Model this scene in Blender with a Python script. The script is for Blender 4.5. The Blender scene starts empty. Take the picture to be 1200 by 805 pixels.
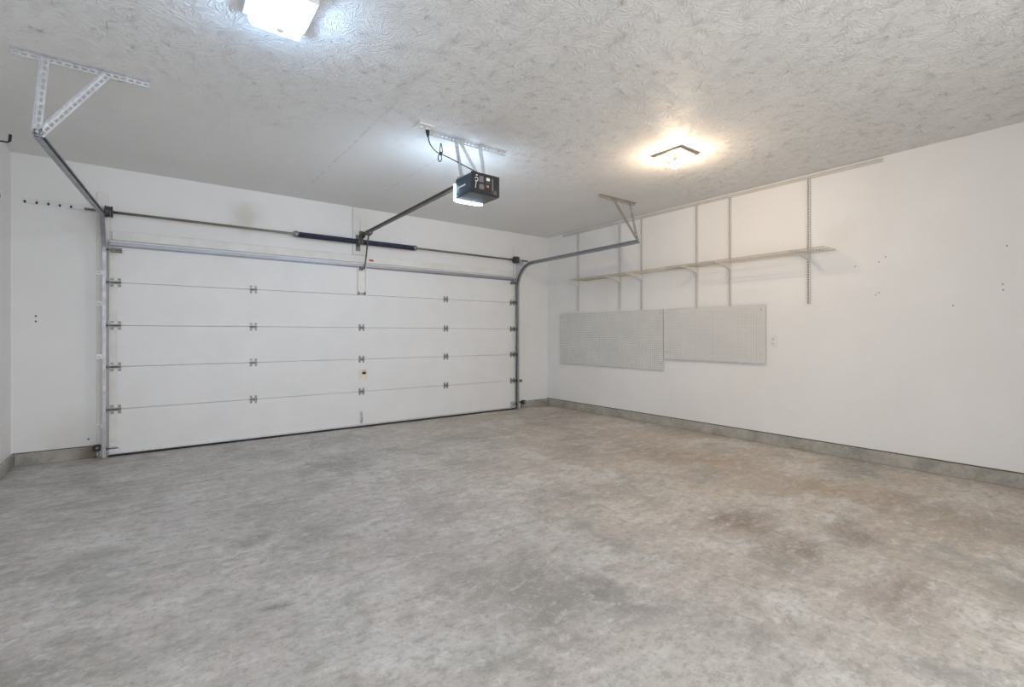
import bpy, math, random
from mathutils import Vector, Matrix
random.seed(7)
SC = bpy.context.scene
COL = SC.collection

# ------------------------------------------------------------------ camera, light, exposure
EYE = 1.155
cam_data = bpy.data.cameras.new('camera')
cam_data.sensor_fit = 'HORIZONTAL'
cam_data.sensor_width = 36.0
cam_data.lens = 36.0 * 560.7 / 1200.0
cam_data.shift_y = -10.17 / 1200.0
cam_data.clip_start = 0.02
cam = bpy.data.objects.new('camera', cam_data)
COL.objects.link(cam)
cam.location = (0, 0, EYE)
cam.rotation_euler = (math.pi / 2, 0, -math.radians(37.009))
SC.camera = cam

SC.view_settings.view_transform = 'Standard'
SC.view_settings.look = 'None'
SC.view_settings.gamma = 1.0
SC.view_settings.use_curve_mapping = False
SC.view_settings.exposure = 0.66

COOL = (0.44, 0.67, 1.0)
WARM = (1.0, 0.74, 0.50)
P_LEFT_LAMP, P_BULB, P_LENS, P_REAR_FILL = 27.0, 19.0, 42.0, 63.0

world = bpy.data.worlds.new('world')
SC.world = world
world.use_nodes = True
world.node_tree.nodes['Background'].inputs[0].default_value = (0.85, 0.92, 1.0, 1)
world.node_tree.nodes['Background'].inputs[1].default_value = 0.6

# added fill light behind the camera, through an opening made for it
al = bpy.data.lights.new('rear_fill_light', 'AREA')
al.shape = 'RECTANGLE'
al.size, al.size_y = 3.8, 2.2
al.energy = P_REAR_FILL
al.color = (1.0, 0.985, 0.97)
alo = bpy.data.objects.new('rear_fill_light', al)
COL.objects.link(alo)
alo.location = (1.25, -1.9, 1.2)
alo.rotation_euler = (math.radians(90), 0, 0)

# ------------------------------------------------------------------ room numbers
XL, XR = -0.978, 5.2206
YB, YF = 5.9586, -0.95
ZC = 2.7505


# ------------------------------------------------------------------ materials
class NT:
    def __init__(s, name):
        s.m = bpy.data.materials.new(name)
        s.m.use_nodes = True
        s.t = s.m.node_tree
        s.b = s.t.nodes['Principled BSDF']
        s.co = s.n('ShaderNodeTexCoord').outputs['Object']

    def n(s, typ, **kw):
        nd = s.t.nodes.new(typ)
        for k, v in kw.items():
            setattr(nd, k, v)
        return nd

    def link(s, a, b):
        s.t.links.new(a, b)

    def put(s, sock, v):
        if hasattr(v, 'is_linked') or isinstance(v, bpy.types.NodeSocket):
            s.link(v, sock)
        else:
            sock.default_value = v

    def mapping(s, vec, scale=(1, 1, 1), loc=(0, 0, 0), rot=(0, 0, 0)):
        nd = s.n('ShaderNodeMapping')
        s.link(vec, nd.inputs['Vector'])
        nd.inputs['Scale'].default_value = scale
        nd.inputs['Location'].default_value = loc
        nd.inputs['Rotation'].default_value = rot
        return nd.outputs[0]

    def noise(s, vec, scale, detail=4, rough=0.55, dist=0.0, out='Fac'):
        nd = s.n('ShaderNodeTexNoise')
        s.link(vec, nd.inputs['Vector'])
        nd.inputs['Scale'].default_value = scale
        nd.inputs['Detail'].default_value = detail
        nd.inputs['Roughness'].default_value = rough
        nd.inputs['Distortion'].default_value = dist
        return nd.outputs[out]

    def ramp(s, fac, lo, hi, a=0.0, b=1.0, smooth=True):
        nd = s.n('ShaderNodeMapRange')
        nd.interpolation_type = 'SMOOTHSTEP' if smooth else 'LINEAR'
        s.link(fac, nd.inputs['Value'])
        nd.inputs['From Min'].default_value = lo
        nd.inputs['From Max'].default_value = hi
        nd.inputs['To Min'].default_value = a
        nd.inputs['To Max'].default_value = b
        return nd.outputs[0]

    def math(s, op, a, b=0.0, clamp=False):
        nd = s.n('ShaderNodeMath', operation=op)
        nd.use_clamp = clamp
        s.put(nd.inputs[0], a)
        s.put(nd.inputs[1], b)
        return nd.outputs[0]

    def mix(s, fac, a, b, mode='MIX'):
        nd = s.n('ShaderNodeMix', data_type='RGBA')
        nd.blend_type = mode
        s.put(nd.inputs[0], fac)
        for i, v in ((6, a), (7, b)):
            if isinstance(v, tuple):
                nd.inputs[i].default_value = (v[0], v[1], v[2], 1)
            else:
                s.link(v, nd.inputs[i])
        return nd.outputs[2]

    def blob(s, center, r, squash=(1, 1), rot=0.0, wob=None):
        """soft stain mask of a given place on the floor or wall"""
        v = s.mapping(s.co if wob is None else wob, (1, 1, 1), (-center[0], -center[1], -center[2]))
        v = s.mapping(v, (squash[0] / r, squash[1] / r, 1 / r), (0, 0, 0), (0, 0, rot))
        l = s.n('ShaderNodeVectorMath', operation='LENGTH')
        s.link(v, l.inputs[0])
        return s.ramp(l.outputs['Value'], 0.15, 1.0, 1.0, 0.0)

    def bump(s, h, strength, dist=0.01):
        nd = s.n('ShaderNodeBump')
        nd.inputs['Strength'].default_value = strength
        nd.inputs['Distance'].default_value = dist
        s.link(h, nd.inputs['Height'])
        s.link(nd.outputs[0], s.b.inputs['Normal'])
        return nd

    def base(s, c):
        if isinstance(c, tuple):
            s.b.inputs['Base Color'].default_value = (c[0], c[1], c[2], 1)
        else:
            s.link(c, s.b.inputs['Base Color'])


def simple(name, col, rough=0.5, metal=0.0, vary=0.06, scale=14.0, spec=0.4, bump=0.0):
    t = NT(name)
    f = t.noise(t.co, scale, 4)
    lo = tuple(max(0, c * (1 - vary)) for c in col)
    hi = tuple(min(1, c * (1 + vary)) for c in col)
    t.base(t.mix(t.ramp(f, 0.3, 0.7), lo, hi))
    t.b.inputs['Roughness'].default_value = rough
    t.b.inputs['Metallic'].default_value = metal
    t.b.inputs['Specular IOR Level'].default_value = spec
    if bump:
        t.bump(t.noise(t.co, scale * 6, 3), bump, 0.002)
    return t.m


def wall_mat(name, stains=(), k=1.0):
    t = NT(name)
    f = t.noise(t.co, 1.1, 5, 0.6)
    c = t.mix(t.ramp(f, 0.35, 0.7), (0.80 * k, 0.795 * k, 0.785 * k), (0.835 * k, 0.83 * k, 0.825 * k))
    g = t.noise(t.co, 5.0, 6, 0.7, 0.6)
    c = t.mix(t.ramp(g, 0.66, 0.80, 0, 0.35), c, (0.70, 0.68, 0.64))
    wob = t.n('ShaderNodeVectorMath', operation='ADD')
    w = t.n('ShaderNodeVectorMath', operation='MULTIPLY_ADD')
    t.link(t.noise(t.co, 6, 4, 0.6, 0, 'Color'), w.inputs[0])
    w.inputs[1].default_value = (0.22, 0.22, 0.22)
    w.inputs[2].default_value = (-0.11, -0.11, -0.11)
    t.link(t.co, wob.inputs[0])
    t.link(w.outputs[0], wob.inputs[1])
    for cen, r, col, amt in stains:
        c = t.mix(t.math('MULTIPLY', t.blob(cen, r, wob=wob.outputs[0]), amt), c, col)
    t.base(c)
    t.b.inputs['Roughness'].default_value = 0.55
    t.b.inputs['Specular IOR Level'].default_value = 0.25
    t.bump(t.noise(t.co, 160, 3), 0.06, 0.002)
    return t.m


def ceiling_mat():
    t = NT('stomped_ceiling_paint')

    def strokes(cell, off, fx, fy):
        v = t.mapping(t.co, (1, 1, 0), off)
        d = t.n('ShaderNodeVectorMath', operation='MULTIPLY_ADD')
        t.link(t.noise(v, 7, 2, 0.5, 0, 'Color'), d.inputs[0])
        d.inputs[1].default_value = (0.05, 0.05, 0)
        t.link(v, d.inputs[2])
        vo = t.n('ShaderNodeTexVoronoi', voronoi_dimensions='2D', feature='F1')
        t.link(d.outputs[0], vo.inputs['Vector'])
        vo.inputs['Scale'].default_value = cell
        sub = t.n('ShaderNodeVectorMath', operation='SUBTRACT')
        t.link(d.outputs[0], sub.inputs[0])
        t.link(vo.outputs['Position'], sub.inputs[1])
        sep = t.n('ShaderNodeSeparateColor')
        t.link(vo.outputs['Color'], sep.inputs[0])
        rot = t.n('ShaderNodeVectorRotate', rotation_type='Z_AXIS')
        t.link(sub.outputs[0], rot.inputs['Vector'])
        t.link(t.math('MULTIPLY', sep.outputs[0], 6.283), rot.inputs['Angle'])
        # fan of brush ridges: angle about a point behind the cell's centre
        sx = t.n('ShaderNodeSeparateXYZ')
        t.link(rot.outputs[0], sx.inputs[0])
        ang = t.math('ARCTAN2', sx.outputs[1], t.math('ADD', sx.outputs[0], 0.075))
        comb = t.n('ShaderNodeCombineXYZ')
        t.link(t.math('MULTIPLY', ang, fx), comb.inputs[0])
        t.link(t.math('MULTIPLY', sx.outputs[0], fy), comb.inputs[1])
        t.link(t.math('MULTIPLY', sep.outputs[1], 37.0), comb.inputs[2])
        n = t.noise(comb.outputs[0], 1.0, 2, 0.5)
        return t.ramp(n, 0.48, 0.72)

    a = strokes(8.0, (0, 0, 0), 9.5, 20.0)
    b = strokes(10.0, (3.3, 1.7, 0), 8.0, 24.0)
    h = t.math('MAXIMUM', a, t.math('MULTIPLY', b, 0.85))
    h = t.math('ADD', h, t.math('MULTIPLY', t.noise(t.co, 70, 2), 0.22))
    # two taped drywall seams that read as faint ridges
    sxyz = t.n('ShaderNodeSeparateXYZ')
    t.link(t.co, sxyz.inputs[0])
    seam = 0.0
    for x0, w, ya, yb in ((1.345, 0.012, 3.0, 5.95), (2.08, 0.010, 3.7, 5.3)):
        dx = t.math('ABSOLUTE', t.math('SUBTRACT', sxyz.outputs[0], x0))
        m = t.ramp(dx, w * 0.4, w, 1.0, 0.0)
        m = t.math('MULTIPLY', m, t.ramp(sxyz.outputs[1], ya, ya + 0.3))
        m = t.math('MULTIPLY', m, t.ramp(sxyz.outputs[1], yb, yb - 0.3))
        seam = m if seam == 0.0 else t.math('ADD', seam, m)
    smooth_zone = t.ramp(sxyz.outputs[1], 2.9, 4.4, 1.0, 0.30)
    h = t.math('MULTIPLY', h, smooth_zone)
    h = t.math('SUBTRACT', h, t.math('MULTIPLY', seam, 0.5))
    f = t.noise(t.co, 0.9, 4)
    c = t.mix(t.ramp(f, 0.3, 0.7), (0.82, 0.815, 0.805), (0.855, 0.85, 0.84))
    c = t.mix(t.math('MULTIPLY', seam, t.ramp(t.noise(t.co, 9, 3), 0.45, 0.6, 0, 0.35)), c, (0.50, 0.49, 0.46))
    t.base(c)
    t.b.inputs['Roughness'].default_value = 0.6
    t.b.inputs['Specular IOR Level'].default_value = 0.25
    t.bump(h, 1.0, 0.0036)
    return t.m


def floor_mat():
    t = NT('stained_concrete')
    dw = t.n('ShaderNodeVectorMath', operation='MULTIPLY_ADD')
    t.link(t.noise(t.co, 1.6, 5, 0.6, 0, 'Color'), dw.inputs[0])
    dw.inputs[1].default_value = (0.45, 0.45, 0)
    t.link(t.co, dw.inputs[2])
    wv = dw.outputs[0]
    ctr = t.n('ShaderNodeVectorMath', operation='SUBTRACT')
    t.link(wv, ctr.inputs[0])
    ctr.inputs[1].default_value = (0.225, 0.225, 0)
    wv = ctr.outputs[0]
    sx = t.n('ShaderNodeSeparateXYZ')
    t.link(wv, sx.inputs[0])
    big = t.noise(wv, 0.75, 5, 0.6)
    grey = t.mix(t.ramp(big, 0.3, 0.7), (0.455, 0.43, 0.395), (0.58, 0.555, 0.52))
    tint = t.noise(t.mapping(wv, (1, 1, 1), (2, 8, 0)), 1.3, 4, 0.6)
    grey = t.mix(t.ramp(tint, 0.42, 0.52, 0, 0.7), grey, (0.60, 0.55, 0.525))
    grey = t.mix(t.ramp(tint, 0.54, 0.64, 0, 0.7), grey, (0.505, 0.52, 0.49))
    tan = t.mix(t.ramp(big, 0.3, 0.7), (0.47, 0.395, 0.315), (0.62, 0.55, 0.455))
    tanmask = t.math('MULTIPLY', t.ramp(sx.outputs[0], 1.2, 3.4),
                     t.ramp(t.noise(wv, 0.9, 4, 0.6), 0.25, 0.6, 0.45, 1.0))
    c = t.mix(tanmask, grey, tan)
    # pale laitance clouds and darker damp-looking clouds
    c = t.mix(t.ramp(t.noise(wv, 1.9, 7, 0.68), 0.46, 0.66, 0, 0.6), c, (0.74, 0.73, 0.70))
    c = t.mix(t.ramp(t.noise(t.mapping(wv, (1, 1, 1), (7, 3, 0)), 1.4, 7, 0.68), 0.48, 0.68, 0, 0.75), c, (0.28, 0.275, 0.245))
    # trowel streaks, mostly along the width of the room
    st = t.noise(t.mapping(wv, (1.6, 7.5, 1), (0, 0, 0), (0, 0, 0.35)), 1.9, 10, 0.78, 0.3)
    c = t.mix(t.ramp(st, 0.50, 0.68, 0, 0.42), c, (0.30, 0.285, 0.265))
    st2 = t.noise(t.mapping(wv, (6.0, 2.0, 1), (4, 9, 0), (0, 0, -0.5)), 2.4, 10, 0.78, 0.3)
    c = t.mix(t.ramp(st2, 0.52, 0.70, 0, 0.5), c, (0.78, 0.77, 0.75))
    # stains with a place of their own
    brown, dark, ochre = (0.225, 0.155, 0.115), (0.20, 0.19, 0.175), (0.36, 0.26, 0.15)
    brk = t.ramp(t.noise(t.mapping(t.co, (1, 2.2, 1), (3, 1, 0), (0, 0, 0.3)), 3.2, 9, 0.75, 0.4), 0.36, 0.60, 0.15, 1.0)
    for cen, r, sq, rot, col, amt in (
            ((2.92, 1.55, 0), 0.34, (1, 1.6), 0.6, brown, 0.78),
            ((2.80, 1.22, 0), 0.28, (1, 1.3), 0.9, brown, 0.6),
            ((3.26, 1.03, 0), 0.30, (1, 1.5), 0.3, brown, 0.5),
            ((2.65, 0.62, 0), 0.30, (1, 1.4), 0.5, brown, 0.55),
            ((4.08, 2.42, 0), 0.55, (1.3, 1), 0.2, ochre, 0.6),
            ((3.95, 3.14, 0), 0.70, (1.5, 1), 0.1, brown, 0.5),
            ((4.12, 1.46, 0), 0.60, (1.3, 1), 0.3, ochre, 0.55),
            ((4.05, 0.85, 0), 0.45, (1, 1), 0.0, brown, 0.42),
            ((4.70, 5.10, 0), 0.70, (1, 1.4), 0.0, brown, 0.42),
            ((0.42, 3.06, 0), 0.16, (1, 2.5), 0.5, dark, 0.60),
            ((0.25, 3.08, 0), 0.08, (1, 1.6), 0.0, ochre, 0.50),
            ((0.41, 2.21, 0), 0.06, (1, 2.0), 0.0, dark, 0.75),
            ((1.13, 2.49, 0), 0.30, (1, 1.6), -0.6, dark, 0.35),
            ((1.43, 2.82, 0), 0.30, (1, 1.6), -0.6, dark, 0.35),
            ((1.63, 1.37, 0), 0.32, (1.8, 1), 0.5, dark, 0.50),
            ((1.80, 1.00, 0), 0.30, (1.8, 1), 0.5, dark, 0.35),
            ((-0.36, 4.38, 0), 0.35, (1, 3.0), 0.1, dark, 0.40),
            ((-0.45, 5.70, 0), 0.25, (1, 1.5), 0.0, (0.25, 0.12, 0.07), 0.55)):
        c = t.mix(t.math('MULTIPLY', t.math('MULTIPLY', t.blob(cen, r * 1.25, sq, rot, wob=wv), amt * 1.15), brk), c, col)
    mid = t.noise(t.mapping(t.co, (1, 1.6, 1), (1, 6, 0)), 8.0, 9, 0.75, 0.2)
    c = t.mix(t.ramp(mid, 0.50, 0.64, 0.0, 0.6), c, (0.32, 0.30, 0.275))
    c = t.mix(t.ramp(mid, 0.47, 0.36, 0.0, 0.5), c, (0.76, 0.745, 0.72))
    # grain: fine aggregate, pits, tiny dark flecks
    g = t.noise(t.co, 26, 9, 0.8)
    c = t.mix(t.ramp(g, 0.48, 0.64, 0.0, 0.6), c, (0.30, 0.285, 0.26))
    g2 = t.noise(t.mapping(t.co, (1, 1, 1), (5, 5, 0)), 42, 8, 0.78)
    c = t.mix(t.ramp(g2, 0.50, 0.72, 0.0, 0.38), c, (0.84, 0.83, 0.81))
    sp = t.noise(t.mapping(t.co, (1, 2.4, 1)), 17, 3, 0.6, 0.5)
    c = t.mix(t.ramp(sp, 0.72, 0.77, 0.0, 0.75), c, (0.13, 0.12, 0.11))
    t.base(c)
    t.link(t.ramp(big, 0.3, 0.7, 0.42, 0.62), t.b.inputs['Roughness'])
    t.b.inputs['Specular IOR Level'].default_value = 0.35
    t.bump(t.math('ADD', g, t.math('MULTIPLY', st, 0.6)), 0.14, 0.004)
    return t.m


def curb_mat():
    t = NT('curb_concrete')
    f = t.noise(t.co, 4, 7, 0.7, 0.4)
    c = t.mix(t.ramp(f, 0.3, 0.7), (0.30, 0.285, 0.255), (0.50, 0.475, 0.43))
    c = t.mix(t.ramp(t.noise(t.co, 40, 5, 0.7), 0.5, 0.7, 0, 0.5), c, (0.20, 0.19, 0.17))
    rust = t.blob((-0.43, 5.94, 0.05), 0.22)
    c = t.mix(t.math('MULTIPLY', rust, 0.6), c, (0.12, 0.075, 0.055))
    t.base(c)
    t.b.inputs['Roughness'].default_value = 0.85
    t.bump(t.noise(t.co, 60, 5, 0.7), 0.35, 0.004)
    return t.m


def galv(name, col=(0.55, 0.56, 0.58), rough=0.38, metal=0.9):
    t = NT(name)
    vo = t.n('ShaderNodeTexVoronoi')
    t.link(t.co, vo.inputs['Vector'])
    vo.inputs['Scale'].default_value = 45
    sep = t.n('ShaderNodeSeparateColor')
    t.link(vo.outputs['Color'], sep.inputs[0])
    lo = tuple(c * 0.82 for c in col)
    t.base(t.mix(sep.outputs[0], lo, col))
    t.b.inputs['Metallic'].default_value = metal
    t.link(t.ramp(t.noise(t.co, 20, 4), 0.3, 0.7, rough - 0.08, rough + 0.12), t.b.inputs['Roughness'])
    return t.m


def emit(name, col, strength):
    t = NT(name)
    f = t.noise(t.co, 30, 2)
    t.base((0.9, 0.9, 0.9))
    t.link(t.mix(t.ramp(f, 0.2, 0.8), col, tuple(min(1, c * 1.04) for c in col)), t.b.inputs['Emission Color'])
    t.b.inputs['Emission Strength'].default_value = strength
    return t.m


def glass_mat():
    t = NT('pressed_glass')
    out = t.t.nodes['Material Output']
    gl = t.n('ShaderNodeBsdfGlossy')
    gl.inputs['Roughness'].default_value = 0.15
    tr = t.n('ShaderNodeBsdfTranslucent')
    tr.inputs['Color'].default_value = (0.36, 0.37, 0.39, 1)
    tp = t.n('ShaderNodeBsdfTransparent')
    vo = t.n('ShaderNodeTexVoronoi')
    t.link(t.co, vo.inputs['Vector'])
    vo.inputs['Scale'].default_value = 60
    bp = t.n('ShaderNodeBump')
    bp.inputs['Strength'].default_value = 0.8
    t.link(vo.outputs['Distance'], bp.inputs['Height'])
    t.link(bp.outputs[0], gl.inputs['Normal'])
    m1 = t.n('ShaderNodeMixShader')
    m1.inputs[0].default_value = 0.38
    t.link(tr.outputs[0], m1.inputs[1])
    t.link(tp.outputs[0], m1.inputs[2])
    m2 = t.n('ShaderNodeMixShader')
    m2.inputs[0].default_value = 0.15
    t.link(m1.outputs[0], m2.inputs[1])
    t.link(gl.outputs[0], m2.inputs[2])
    t.link(m2.outputs[0], out.inputs['Surface'])
    return t.m


M = {}
M['wall_back'] = wall_mat('white_wall_paint_back', (((0.83, 5.95, 2.45), 0.24, (0.52, 0.51, 0.42), 0.55),
                                                    ((-0.55, 5.95, 0.16), 0.40, (0.60, 0.59, 0.54), 0.4)))
M['wall'] = wall_mat('white_wall_paint', (((5.22, 1.75, 2.10), 0.22, (0.74, 0.71, 0.64), 0.25),
                                          ((5.22, 4.70, 1.75), 0.35, (0.72, 0.65, 0.58), 0.3)), 1.075)
M['ceiling'] = ceiling_mat()
M['floor'] = floor_mat()
M['curb'] = curb_mat()
M['trim'] = simple('white_trim_paint', (0.78, 0.77, 0.74), 0.5, vary=0.05, scale=7)
M['door'] = simple('white_door_steel', (0.80, 0.80, 0.80), 0.42, vary=0.02, scale=3)
M['steel'] = galv('galvanised_steel', (0.70, 0.71, 0.73), 0.42, 0.55)
M['strut'] = simple('shaded_strut_steel', (0.36, 0.37, 0.41), 0.4, 0.4, vary=0.06)  # darkened all over to stand for the strut's shaded underside
M['track'] = galv('track_steel', (0.44, 0.45, 0.48), 0.40, 0.75)
M['backlit_steel'] = galv('backlit_hanger_steel', (0.46, 0.43, 0.39), 0.45, 0.5)  # darker copy of the galvanised steel; backlit shade put into its colour
M['dark_steel'] = galv('dark_oiled_steel', (0.20, 0.19, 0.17), 0.45, 0.8)
M['drum'] = galv('blackened_drum', (0.09, 0.09, 0.09), 0.5, 0.6)
M['shaft'] = galv('shaft_steel', (0.34, 0.33, 0.29), 0.4, 0.85)
M['hinge'] = galv('hinge_steel', (0.36, 0.36, 0.36), 0.42)
M['spring'] = simple('navy_spring_coat', (0.035, 0.042, 0.075), 0.42, vary=0.25)
M['rubber'] = simple('black_rubber', (0.03, 0.03, 0.033), 0.7, vary=0.2)
M['black'] = simple('black_plastic', (0.022, 0.022, 0.024), 0.45, vary=0.2)
M['housing'] = simple('opener_blue_grey', (0.055, 0.085, 0.12), 0.4, vary=0.1)
M['panel'] = simple('opener_end_panel', (0.028, 0.03, 0.034), 0.4, vary=0.15)
M['under'] = simple('opener_underside', (0.11, 0.12, 0.13), 0.5)
M['grey_label'] = simple('grey_label', (0.20, 0.20, 0.21), 0.5)
M['white'] = simple('white_plastic', (0.82, 0.81, 0.79), 0.4, vary=0.03)
M['label_white'] = simple('white_label', (0.85, 0.85, 0.85), 0.5, vary=0.03)
M['cream'] = simple('cream_label', (0.80, 0.72, 0.62), 0.6, vary=0.05)
M['red'] = simple('red_label', (0.42, 0.03, 0.03), 0.5)
M['amber'] = simple('amber_button', (0.45, 0.22, 0.10), 0.5)
M['wire'] = simple('shaded_shelf_wire', (0.58, 0.55, 0.48), 0.4, vary=0.04)  # white wire darkened, its backlit shade put into the colour
M['upright'] = simple('white_upright_enamel', (0.80, 0.79, 0.76), 0.4, vary=0.03)
M['rail_grey'] = simple('grey_white_rail', (0.64, 0.62, 0.58), 0.45, vary=0.04)
M['shelf_bracket'] = simple('white_shelf_bracket', (0.70, 0.68, 0.63), 0.4, vary=0.04)
M['peg'] = simple('pegboard_white', (0.76, 0.76, 0.74), 0.5, vary=0.04, scale=5)
M['channel'] = simple('upright_slot_shade', (0.17, 0.155, 0.13), 0.6)  # dark tone standing for shade inside the upright
M['hardboard'] = simple('brown_hardboard', (0.16, 0.12, 0.09), 0.8)
M['hole'] = simple('dark_hole', (0.10, 0.09, 0.08), 0.9)
M['pan'] = galv('lamp_pan_metal', (0.45, 0.40, 0.33), 0.35, 0.8)
M['pan_white'] = simple('lamp_pan_white', (0.80, 0.80, 0.80), 0.4, vary=0.02)
M['glass'] = glass_mat()
A_LEFT = 4 * math.pi * 0.033 ** 2
M['lamp_cool'] = emit('lit_bulb_cool', COOL, P_LEFT_LAMP / (math.pi * A_LEFT))
M['lamp_warm'] = emit('lit_bulb_warm', WARM, P_BULB / (math.pi * A_LEFT))
M['lens'] = emit('lit_lens', (0.60, 0.78, 1.0), P_LENS)


# ------------------------------------------------------------------ mesh building
def world_loc(o):
    v = Vector((0, 0, 0))
    while o is not None:
        v += o.location
        o = o.parent
    return v


class MB:
    def __init__(s):
        s.v, s.f, s.smooth = [], [], []

    def add(s, verts, faces, smooth=False):
        b = len(s.v)
        s.v += [Vector(p) for p in verts]
        s.f += [tuple(i + b for i in f) for f in faces]
        s.smooth += [smooth] * len(faces)
        return s

    def box(s, lo, hi, ch=0.0):
        (x0, y0, z0), (x1, y1, z1) = lo, hi
        if ch <= 0:
            vs = [(x, y, z) for x in (x0, x1) for y in (y0, y1) for z in (z0, z1)]
            return s.add(vs, [(0, 1, 3, 2), (4, 6, 7, 5), (0, 4, 5, 1), (2, 3, 7, 6), (0, 2, 6, 4), (1, 5, 7, 3)])
        # chamfered box: hull of inset faces
        import bmesh
        bm = bmesh.new()
        for a in range(3):
            for sx in (0, 1):
                for sy in (0, 1):
                    for sz in (0, 1):
                        p = [(x0, x1)[sx], (y0, y1)[sy], (z0, z1)[sz]]
                        for k in range(3):
                            if k != a:
                                p[k] += ch if (sx, sy, sz)[k] == 0 else -ch
                        bm.verts.new(p)
        bmesh.ops.convex_hull(bm, input=bm.verts)
        bmesh.ops.dissolve_limit(bm, angle_limit=0.01, verts=bm.verts, edges=bm.edges)
        bm.verts.ensure_lookup_table()
        bm.verts.index_update()
        s.add([v.co.copy() for v in bm.verts], [tuple(v.index for v in f.verts) for f in bm.faces])
        bm.free()
        return s

    def frame(s, p, q, up):
        d = (Vector(q) - Vector(p))
        L = d.length
        d.normalize()
        u = Vector(up)
        u = (u - d * u.dot(d)).normalized()
        w = d.cross(u)
        return Vector(p), d, u, w, L

    def bar(s, p, q, a, b, up=(0, 0, 1)):
        """bar from p to q, a wide across and b along 'up'"""
        o, d, u, w, L = s.frame(p, q, up)
        vs = []
        for t in (0, L):
            for i, j in ((-1, -1), (1, -1), (1, 1), (-1, 1)):
                vs.append(o + d * t + w * (i * a / 2) + u * (j * b / 2))
        return s.add(vs, [(0, 1, 2, 3)[::-1], (4, 5, 6, 7), (0, 1, 5, 4), (1, 2, 6, 5), (2, 3, 7, 6), (3, 0, 4, 7)])

    def tube(s, pts, r, n=8, closed=False):
        pts = [Vector(p) for p in pts]
        N = len(pts)
        rs = r if isinstance(r, (list, tuple)) else [r] * N
        d0 = (pts[1] - pts[0]).normalized()
        u = Vector((0, 0, 1)) if abs(d0.z) < 0.9 else Vector((1, 0, 0))
        vs = []
        for i, p in enumerate(pts):
            a = pts[max(0, i - 1)]
            b = pts[min(N - 1, i + 1)]
            d = (b - a).normalized()
            u = (u - d * u.dot(d)).normalized()
            w = d.cross(u)
            for k in range(n):
                t = 2 * math.pi * k / n
                vs.append(p + (u * math.cos(t) + w * math.sin(t)) * rs[i])
        fs = []
        for i in range(N - 1):
            for k in range(n):
                fs.append((i * n + k, i * n + (k + 1) % n, (i + 1) * n + (k + 1) % n, (i + 1) * n + k))
        s.add(vs, fs, True)
        b = len(s.v) - len(vs)
        s.f.append(tuple(b + k for k in range(n))[::-1])
        s.f.append(tuple(b + (N - 1) * n + k for k in range(n)))
        s.smooth += [False, False]
        return s

    def lathe(s, prof, o, axis=(0, 0, 1), n=20, smooth=True):
        """profile of (radius, height along axis)"""
        a = Vector(axis).normalized()
        u = Vector((0, 0, 1)) if abs(a.z) < 0.9 else Vector((1, 0, 0))
        u = (u - a * u.dot(a)).normalized()
        w = a.cross(u)
        vs, fs = [], []
        for r, h in prof:
            for k in range(n):
                t = 2 * math.pi * k / n
                vs.append(Vector(o) + a * h + (u * math.cos(t) + w * math.sin(t)) * max(r, 1e-5))
        for i in range(len(prof) - 1):
            for k in range(n):
                fs.append((i * n + k, i * n + (k + 1) % n, (i + 1) * n + (k + 1) % n, (i + 1) * n + k))
        return s.add(vs, fs, smooth)

    def prism(s, poly, o, u, v, w, depth):
        """polygon (in u, v) at o extruded along w by depth"""
        u, v, w, o = Vector(u), Vector(v), Vector(w), Vector(o)
        n = len(poly)
        vs = [o + u * a + v * b for a, b in poly] + [o + u * a + v * b + w * depth for a, b in poly]
        fs = [tuple(range(n))[::-1], tuple(range(n, 2 * n))]
        fs += [(i, (i + 1) % n, n + (i + 1) % n, n + i) for i in range(n)]
        return s.add(vs, fs)

    def sweep(s, prof, path, sides, norms, closed_prof=True):
        """closed profile of (side, normal) swept along path"""
        n = len(prof)
        vs, fs = [], []
        for p, a, b in zip(path, sides, norms):
            for x, y in prof:
                vs.append(Vector(p) + Vector(a) * x + Vector(b) * y)
        for i in range(len(path) - 1):
            for k in range(n):
                fs.append((i * n + k, i * n + (k + 1) % n, (i + 1) * n + (k + 1) % n, (i + 1) * n + k))
        fs.append(tuple(range(n))[::-1])
        fs.append(tuple(range((len(path) - 1) * n, len(path) * n)))
        return s.add(vs, fs)

    def perforated(s, o, u, v, cu, cv, nu, nv, hole, th, mask=None):
        """plate nu x nv cells from corner o; u, v unit axes; hole = (half width, half height, round?); th along u x v"""
        o, u, v = Vector(o), Vector(u).normalized(), Vector(v).normalized()
        w = u.cross(v) * th
        hw, hh, rnd = hole
        if rnd:
            k = 0.7071
            inner = [(-hw * k, -hh * k), (0, -hh), (hw * k, -hh * k), (hw, 0), (hw * k, hh * k), (0, hh), (-hw * k, hh * k), (-hw, 0)]
        else:
            inner = [(-hw, -hh), (0, -hh), (hw, -hh), (hw, 0), (hw, hh), (0, hh), (-hw, hh), (-hw, 0)]
        a, b = cu / 2, cv / 2
        outer = [(-a, -b), (0, -b), (a, -b), (a, 0), (a, b), (0, b), (-a, b), (-a, 0)]
        vs, fs = [], []
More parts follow.
